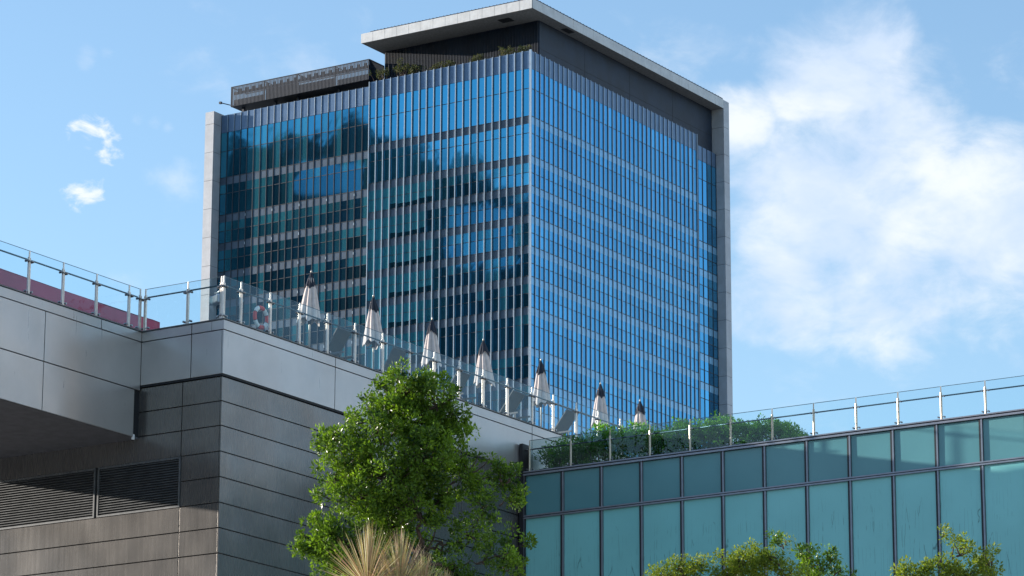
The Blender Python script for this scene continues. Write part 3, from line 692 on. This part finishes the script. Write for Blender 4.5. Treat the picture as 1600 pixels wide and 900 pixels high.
# ------------------------------------------------------------------ things on the terrace
def parasol(loc, label, twist, tilt, s, fat):
    t = empty('closed_parasol', loc, label, 'parasol', 'closed parasols along the terrace', rz=twist)
    pl_ = MB().tube((0, 0, 0.04), (0, 0, 2.62*s), 0.026, n=10).tube((0, 0, 2.62*s), (0, 0, 2.70*s), 0.034, 0.01, n=10)
    pl_.build('pole', MT['steel'], t, smooth=True, local=True)
    MB().tube((0, 0, 0), (0, 0, 0.05), 0.28, 0.26, n=24).tube((0, 0, 0.05), (0, 0, 0.32), 0.035, n=12).build('base', MT['concrete'], t, local=True)
    def folds(z0, z1, r0, r1, nseg, mat, name, phase, zig, amp):
        m = MB(); nv = 96; rows = nseg+1
        for i in range(rows):
            u = i/nseg; z = z1+(z0-z1)*u
            for j in range(nv):
                th = 2*math.pi*j/nv
                f = abs(math.sin(4*th+phase+0.35*math.sin(u*3+phase)))**0.7
                r = (r0+(r1-r0)*(u**0.85))*(1-amp*(1-f)) * (1+0.06*math.sin(th+phase*2)*u)
                zz = z - (zig*(abs(math.sin(4*th+phase))**2)*(u**5)) + (0.05*math.sin(3*th+phase)*u**6)
                m.v.append((r*math.cos(th)*(1+0.12*fat*u), r*math.sin(th), zz))
        for i in range(nseg):
            for j in range(nv):
                k = (j+1) % nv; m.f.append((i*nv+j, i*nv+k, (i+1)*nv+k, (i+1)*nv+j)); m.c.append((0, 0))
        return m.build(name, MT[mat], t, smooth=True, local=True)
    folds(1.25*s, 2.45*s, 0.085, 0.305*fat, 16, 'cloth', 'cloth', twist, 0.09, 0.32)
    folds(2.20*s, 2.64*s, 0.012, 0.165, 8, 'navy_cloth', 'top_cap', twist+.3, 0.05, 0.25)
    ck = MB()
    for i in range(8):
        a = i*math.pi/4+twist; ck.tube((0.03*math.cos(a), 0.03*math.sin(a), 2.3*s), (0.13*math.cos(a), 0.13*math.sin(a), 1.22*s), 0.010, n=5)
    ck.tube((0, 0, 1.10*s), (0, 0, 1.30*s), 0.05, n=10).tube((0, 0, 1.2*s), (0.12, 0.02, 1.12*s), 0.018, n=6)
    ck.build('ribs', MT['navy_cloth'], t, local=True)
    t.rotation_euler = (tilt[0], tilt[1], twist)
    return t
YU = Y1+1.0
ud = [(77.88, 'closed cream parasol just right of the red and white lifebuoy', .2, (0.01, .01), 1.0, 1.08),
      (81.09, 'closed cream parasol second along, above the left shoulder of the tree', 1.0, (-.01, .01), 1.0, 1.04),
      (84.03, 'closed cream parasol third along, rising right behind the tree top', 1.7, (.01, -.01), .98, .98),
      (86.97, 'closed cream parasol fourth along, in front of the dark tower face', 2.3, (.01, .015), .97, .98),
      (90.22, 'closed cream parasol fifth along, just in front of the tower corner', 2.9, (0, .01), .98, 1.0),
      (93.73, 'closed cream parasol sixth along, over the left end of the hedge', .6, (.01, 0), .96, 1.0),
      (96.30, 'smallest closed cream parasol, half sunk behind the hedge', 1.4, (0, .01), .94, .95)]
for x, lab, tw_, ti, s, fat in ud: parasol((x, YU, ZD), lab, tw_, ti, s, fat)

def lounger(loc, rz, label, back):
    t = empty('sun_lounger', loc, label, 'sun lounger', 'grey sun loungers on the terrace', rz=rz)
    m = MB()
    for s in (-.33, .33): m.box((-.65, s-.02, .28), (1.3, s+.02, .33))
    m.box((1.26, -.31, .28), (1.3, .31, .33)); m.build('frame', MT['louver'], t, local=True)
    for px2 in (-.55, 1.2):
        for s in (-.33, .33): MB().box((px2-.02, s-.018, 0), (px2+.02, s+.018, .28)).build('leg', MT['louver'], t, local=True)
    MB().box((.05, -.31, .31), (1.26, .31, .335)).build('seat', MT['sling'], t, local=True)
    L = .82; c, s_ = math.cos(back), math.sin(back)
    b = MB().box((-L, -.31, 0), (0, .31, .02)); b.rot(Matrix.Translation((.03, 0, .34)) @ Matrix.Rotation(back, 4, 'Y')); bo = b.build('backrest', MT['sling'], t, local=True)
    f = MB().box((-L-.03, -.345, -.005), (0, -.31, .028)).box((-L-.03, .31, -.005), (0, .345, .028)).box((-L-.03, -.31, -.005), (-L, .31, .028)); f.rot(Matrix.Translation((.03, 0, .34)) @ Matrix.Rotation(back, 4, 'Y'))
    f.build('back_frame', MT['louver'], bo, local=True)
    return t
ld = [(78.72, 'raised back of a grey lounger between the first and second parasols', .98), (81.58, 'raised back of a grey lounger just above the tree top', 1.05),
      (84.86, 'raised back of a pale grey lounger right of the tree, left of the fourth parasol', .95), (87.87, 'raised back of a grey lounger between the fourth and fifth parasols', .92),
      (90.95, 'raised back of a brownish lounger above the left end of the hedge', .90)]
for x, lab, bk_ in ld: lounger((x, Y1+0.80, ZD), R(90), lab, bk_)

# lifebuoy hung on the third post
lb = empty('lifebuoy', (74.62, Y1+0.26, ZD+0.50), 'round red and white lifebuoy hanging inside the glass balustrade', 'lifebuoy')
def ring(a0, a1, name, mat, rt=0.062):
    m = MB(); n = 10; k0 = max(2, int((a1-a0)/0.12)); 
    for i in range(k0+1):
        a = a0+(a1-a0)*i/k0
        for j in range(14):
            b = 2*math.pi*j/14; r = 0.275+rt*math.cos(b); m.v.append((r*math.cos(a), rt*0.8*math.sin(b), r*math.sin(a)))
    for i in range(k0):
        for j in range(14): k = (j+1) % 14; m.f.append((i*14+j, i*14+k, (i+1)*14+k, (i+1)*14+j)); m.c.append((0, 0))
    return m.build(name, MT[mat], lb, smooth=True, local=True)
for i in range(4):
    a = R(90*i+45); ring(a-R(20), a+R(20), 'white_band', 'white'); ring(a+R(23), a+R(67), 'red_band', 'red')
    ring(a+R(20), a+R(23), 'strap', 'navy_cloth', 0.066); ring(a-R(23), a-R(20), 'strap', 'navy_cloth', 0.066)
# floodlight at the corner post
fl_ = empty('floodlight', (X1+0.18, Y1+0.40, ZD+0.62), 'pale boxy floodlight fixed inside the terrace corner', 'floodlight', rz=R(-20))
MB().box((-.10, -.24, -.12), (.10, .24, .12)).build('housing', MT['fin'], fl_, local=True, bevel=.02)
MB().box((-.115, -.20, -.09), (-.10, .20, .09)).build('lens', pmat('frosted lens', (.45,.55,.52), .2), fl_, local=True, bevel=.004)
MB().box((-.02, -.03, .12), (.02, .03, .20)).box((-.02, -.14, .19), (.02, .10, .22)).tube((0, -.12, .2), (-.02, -.3, .3), .015, n=6).build('bracket', MT['clamp'], fl_, local=True)

# ------------------------------------------------------------------ teal glass building (right)
X3 = 87.374; Z3 = 22.99; ZT = 21.635
YE = 33.0
gb = empty('teal_glass_building', (X3, 55.4, 0), 'low building faced with teal glass panels in grey frames', 'building'); gb['_o'] = (X3, 55.4, 0)
P(MB().box((X3+0.12, YE+0.1, 0), (118, Y1-0.02, Z3-0.08)), 'core', MT['body'], gb)
ys = [55.42, 54.065, 52.71, 51.34, 49.965, 48.60, 47.23, 45.857, 44.485, 43.12, 41.75]
while ys[-1] > YE+0.5: ys.append(ys[-1]-1.37)
YL = ys[-1]
mul = MB(); muld = MB()
for i, (a, b) in enumerate(zip(ys[:-1], ys[1:])):
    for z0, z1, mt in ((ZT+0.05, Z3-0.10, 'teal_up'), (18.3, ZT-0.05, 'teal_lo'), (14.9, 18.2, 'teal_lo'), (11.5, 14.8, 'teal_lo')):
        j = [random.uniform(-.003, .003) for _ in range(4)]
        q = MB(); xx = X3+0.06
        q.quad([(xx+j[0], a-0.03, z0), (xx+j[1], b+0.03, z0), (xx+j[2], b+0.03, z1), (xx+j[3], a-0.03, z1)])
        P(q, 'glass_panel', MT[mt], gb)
for a in ys[:-1] + [YL]:
    m = MB().box((X3, a-0.022, 11), (X3+0.10, a+0.022, Z3-0.09)); P(m, 'mullion', MT['frame'], gb)
    m = MB().box((X3+0.012, a+0.022, 11), (X3+0.12, a+0.085, Z3-0.09)) if a < 55.3 else MB().box((X3+0.012, a+0.022, 11), (X3+0.12, a+0.06, Z3-0.09)); P(m, 'mullion_recess', MT['frame_d'], gb)
for z in (ZT, 18.25, 14.85):
    P(MB().box((X3-0.025, YL, z-0.055), (X3+0.1, 55.44, z-0.012)), 'transom', MT['frame'], gb)
    P(MB().box((X3-0.025, YL, z+0.012), (X3+0.1, 55.44, z+0.05)), 'transom', MT['frame'], gb)
    P(MB().box((X3-0.005, YL, z-0.012), (X3+0.1, 55.44, z+0.012)), 'transom_gap', MT['frame_d'], gb)
P(MB().box((X3-0.04, YL, Z3-0.09), (X3+0.25, 55.44, Z3-0.035)), 'head_rail', MT['frame'], gb)
P(MB().box((X3-0.01, YL, Z3-0.035), (X3+0.25, 55.44, Z3-0.005)), 'head_gap', MT['frame_d'], gb)
P(MB().box((X3-0.05, YL, Z3-0.005), (X3+0.45, 55.44, Z3+0.035)), 'coping', MT['frame'], gb, bevel=.004)
P(MB().box((X3+0.45, YL, Z3-0.06), (112, 55.40, Z3-0.02)), 'roof', MT['deck'], gb)
P(MB().box((X3-0.06, 55.445, 10), (X3+0.3, 55.56, Z3+0.9)), 'end_trim', MT['frame_d'], gb)
P(MB().box((X3-0.02, 55.36, 19.0), (X3+0.0, 55.40, Z3-0.1)), 'down_pipe', MT['frame_d'], gb)

b2 = empty('glass_balustrade', (X3, 55.4, Z3), 'tinted glass balustrade with slim steel posts on the teal building roof', 'balustrade'); b2['_o'] = (X3, 55.4, Z3)
pp = [55.33, 53.87, 52.50, 51.13, 49.77, 48.41, 47.04, 45.69, 44.33, 43.00, 41.66]
while pp[-1] > YL+1.0: pp.append(pp[-1]-1.36)
z3 = Z3+0.035
split = 5
def run_teal(parent, pts):
    for a in pts:
        m = MB(); m.tube((X3+0.16, a, z3), (X3+0.16, a, z3+0.80), 0.034, n=14); m.box((X3+0.145, a-0.012, z3+0.78), (X3+0.175, a+0.012, z3+0.985)); m.box((X3+0.08, a-0.06, z3-0.002), (X3+0.24, a+0.06, z3+0.012))
        po = P(m, 'post', MT['steel_w'], parent, smooth=False)
        for zz in (z3+0.10, z3+0.70):
            for s in (-1, 1):
                c = MB(); c.tube((X3+0.16, a, zz), (X3+0.16, a+s*0.09, zz), 0.010, n=6).tube((X3+0.12, a+s*0.09, zz), (X3+0.20, a+s*0.09, zz), 0.024, n=10)
                k = c.build('clamp', MT['clamp'], po, local=True); k.data.transform(Matrix.Translation(-Vector(parent['_o'])))
    for i, (a, b) in enumerate(zip(pts[:-1], pts[1:])):
        P(MB().box((X3+0.155, b+0.03, z3+0.02), (X3+0.165, a-0.03, z3+0.97)), 'glass_panel', MT['glass_tint' if i < 5 else 'glass'], parent)
        P(MB().box((X3+0.153, b+0.03, z3+0.971), (X3+0.167, a-0.03, z3+0.985)), 'glass_edge', MT['steel_d'], parent)
    P(MB().tube((X3+0.24, pts[0], z3+0.72), (X3+0.24, pts[-1], z3+0.72), 0.021), 'handrail', MT['steel_d'], parent, smooth=True)
run_teal(b2, pp)

# hedge behind the tinted balustrade
hg = empty('hedge', (88.6, 51, Z3), 'dense green hedge behind the tinted glass on the teal building roof', 'hedge'); hg['_o'] = (88.6, 51, Z3)
cs = []; cc_ = []
top_y = [(55.3, .92), (54.5, 1.12), (53.0, 1.18), (51.5, 1.12), (50, 1.06), (48.5, 1.0), (47.4, .92), (46.9, .70), (46.55, .34), (46.4, .12)]
def hh(y):
    return hh0(y)*1.01
def hh0(y):
    for (ya, ha), (yb, hb) in zip(top_y[:-1], top_y[1:]):
        if yb <= y <= ya: return ha+(hb-ha)*(ya-y)/(ya-yb)
    return .1
stm = MB()
for i in range(1500):
    y = rng.uniform(46.4, 55.25); h = hh(y)*(0.92+0.18*math.sin(y*3.1)*math.sin(y*1.3+1)+.08*math.sin(y*9)); x = 88.55+rng.normal()*.32
    z = h*(1-abs(rng.normal())*.28) if rng.random() < .55 else rng.uniform(.05, h)
    cs.append((x, y, Z3+max(.05, z))); cc_.append(min(1, max(0, .3+.25*rng.normal()+(.35 if z > h*.85 else 0))))  # uppermost leaves lightened: sunlight on the hedge top put into their colour
    if i % 12 == 0: stm.path([(88.55, y, Z3), (88.55+rng.normal()*.1, y+rng.normal()*.1, Z3+h*.5), (x, y+rng.normal()*.15, Z3+h*.98)], [.018, .012, .006], 5)
P(stm, 'stem', MT['bark'], hg)
leaves_mesh('foliage', cs, [0.13]*len(cs), 24, 0.085, MT['leaf_dark'], hg, colour=cc_)
for i in range(0): pass
tag(MB().box((88.0, 46.5, Z3-0.02), (89.1, 55.3, Z3+0.22)).build('roof_planter', MT['joint'], bevel=0.02), 'low dark planter trough holding the hedge on the teal building roof', 'planter')

# ------------------------------------------------------------------ trees and spiky plant in front
main = [(638,612,42,1.2,0),(600,628,36,1.1,.3),(676,622,40,1.1,-.2),(655,655,62,1.2,.3),(588,662,48,1.2,-.3),(712,650,27,1.1,0),(700,690,42,1.1,.2),
        (540,700,44,1.2,-.2),(505,690,16,1.0,0),(615,725,66,1.2,-.3),(522,742,32,1.1,.2),(502,770,13,1,0),(565,770,52,1.2,-.3),(600,800,55,1.1,.4),(500,832,34,1.2,0),(474,858,20,1.3,0),(535,845,46,1.2,-.2),
        (515,885,30,1.1,0),(575,880,45,1.0,.3),(655,780,50,.9,-.3),(700,760,46,.9,.3),(742,735,34,.8,0),(790,745,26,1.1,0),(806,775,18,1.0,.2),(760,790,30,.6,-.2),(802,822,17,.8,0),(829,846,14,1.2,0),(735,840,38,.55,.3),
        (775,868,32,.95,-.2),(800,885,20,.8,.1),(690,850,40,.45,.4),(650,900,50,.3,.8),(720,895,34,.9,0),(610,845,36,.5,.8),(660,700,50,1.0,-.5),(560,920,60,1,0),(640,960,70,1,.3),(740,950,60,1,0)]
tb1 = at(652, 1000, 60); fk = at(652, 862, 60)
tree('broadleaf_tree', (tb1.x, tb1.y, 0.14), fk, main, 60, 'tall glossy green tree in front of the terrace building', 'tree', 'leaf', 0.070, 46, 80, tuft=0.095, rtrunk=0.075)

bushL = [(1030,888,18,1.2,0),(1060,880,20,1.2,.1),(1090,868,18,1.2,-.1),(1085,895,28,1.1,.2),(1130,880,30,1.2,.1),(1160,864,24,1.1,-.1),(1190,862,26,1.2,.2),(1215,858,24,1.2,0),(1235,880,26,1.1,0),(1170,895,34,1.1,.2),(1150,925,60,1,0),(1060,925,40,1,0),(1228,840,10,1.2,0)]
bushL = [(b[0], b[1]+12)+b[2:] for b in bushL]
f2 = at(1150, 960, 66)
tree('yellow_green_tree', (f2.x, f2.y, 0), f2, bushL, 66, 'fine leaved yellow green treetop below the centre of the teal panels', 'tree', 'leaf_yellow', 0.058, 34, 130, tuft=0.10, rtrunk=0.05)
bushM = [(1210,845,10,1.4,0),(1255,868,20,1,0),(1270,885,20,1,0),(1295,872,13,1.3,0),(1305,890,12,1.3,0),(1285,930,50,1,0),(1330,905,10,1,0)]
f3 = at(1280, 960, 68)
tree('bushy_tree', (f3.x, f3.y, 0), f3, bushM, 68, 'dark green treetop touching the right side of the yellow green treetop', 'tree', 'leaf', 0.070, 30, 110, tuft=0.10, rtrunk=0.045)
bushR = [(1398,888,14,1.3,0),(1415,880,12,1.3,.1),(1430,893,16,1.2,0),(1448,880,15,1.3,.1),(1468,868,14,1.2,-.1),(1470,845,10,1.4,.1),(1474,826,9,1.5,0),(1485,880,26,1.2,0),(1440,925,40,1,0),(1520,890,36,1.2,0),(1550,870,26,1.1,0),(1500,850,20,1.2,0)]
bushR = [(b[0], b[1]+8)+b[2:] for b in bushR]
f4 = at(1470, 960, 66)
tree('leafy_tree', (f4.x, f4.y, 0), f4, bushR, 66, 'sparse green treetop at the far right foot of the teal panels', 'tree', 'leaf_yellow', 0.066, 30, 100, tuft=0.10, rtrunk=0.05)

sp0 = at(600, 1100, 48)
spk = empty('dragon_plant', (sp0.x, sp0.y, 0.14), 'spiky plant with straw coloured striped blades in front of the leafy tree', 'plant')
heads = [(574, 912, 88, 1.0), (624, 918, 82, 1.0), (660, 935, 72, .9), (600, 940, 70, .9), (695, 945, 60, .8)]
tk = MB(); root = Vector((sp0.x, sp0.y, 0.14)); kn = at(620, 1060, 48)
tk.path([root, root.lerp(kn, .5)+Vector((.1, .05, 0)), kn], [.13, .10, .09], 10)
for hx, hy, L, s in heads:
    c = at(hx, hy+6, 48); tk.path(bough(kn, c, -.05, 5, .03), [.06, .055, .05, .045, .04, .035], 8)
    V = []; Fc = []; cvs = []
    nb = 300
    for i in range(nb):
        th = rng.uniform(0, 2*math.pi); u = rng.random()
        el = R(89-95*u**1.3)                  # upright at the centre, drooping outside
        d = Vector((math.cos(th)*math.cos(el), math.sin(th)*math.cos(el), math.sin(el)))
        l = L*48/5485.6*s*(0.85+.3*rng.random()); side = d.cross(Vector(rng.normal(size=3))).normalized(); w = 0.0050
        o0 = c + Vector((0, 0, -.12+.24*(1-u)))
        k = len(V); droop = 0.10*l*math.cos(el)
        for j, (tt, ww) in enumerate(((0.02, .7), (.35, 1), (.7, .75), (1.0, .06))):
            p = o0 + d*l*tt - Vector((0, 0, droop*tt*tt)); V += [p-side*w*ww, p+side*w*ww]
        for j in range(3): Fc.append((k+2*j, k+2*j+1, k+2*j+3, k+2*j+2))
        cvs += [rng.random()]*8
    me = bpy.data.meshes.new('blade_tuft'); me.from_pydata([tuple(v-Vector(spk.location)) for v in V], [], Fc)
    a = me.color_attributes.new('leaf', 'FLOAT_COLOR', 'POINT')
    for i, cv in enumerate(cvs): a.data[i].color = (cv, cv, cv, 1)
    me.materials.append(MT['blade']); o = bpy.data.objects.new('blade_tuft', me); col.objects.link(o); o.parent = spk
tk.build('stem', MT['bark'], spk, smooth=True)

for o in bpy.data.objects:
    if '_o' in o: del o['_o']
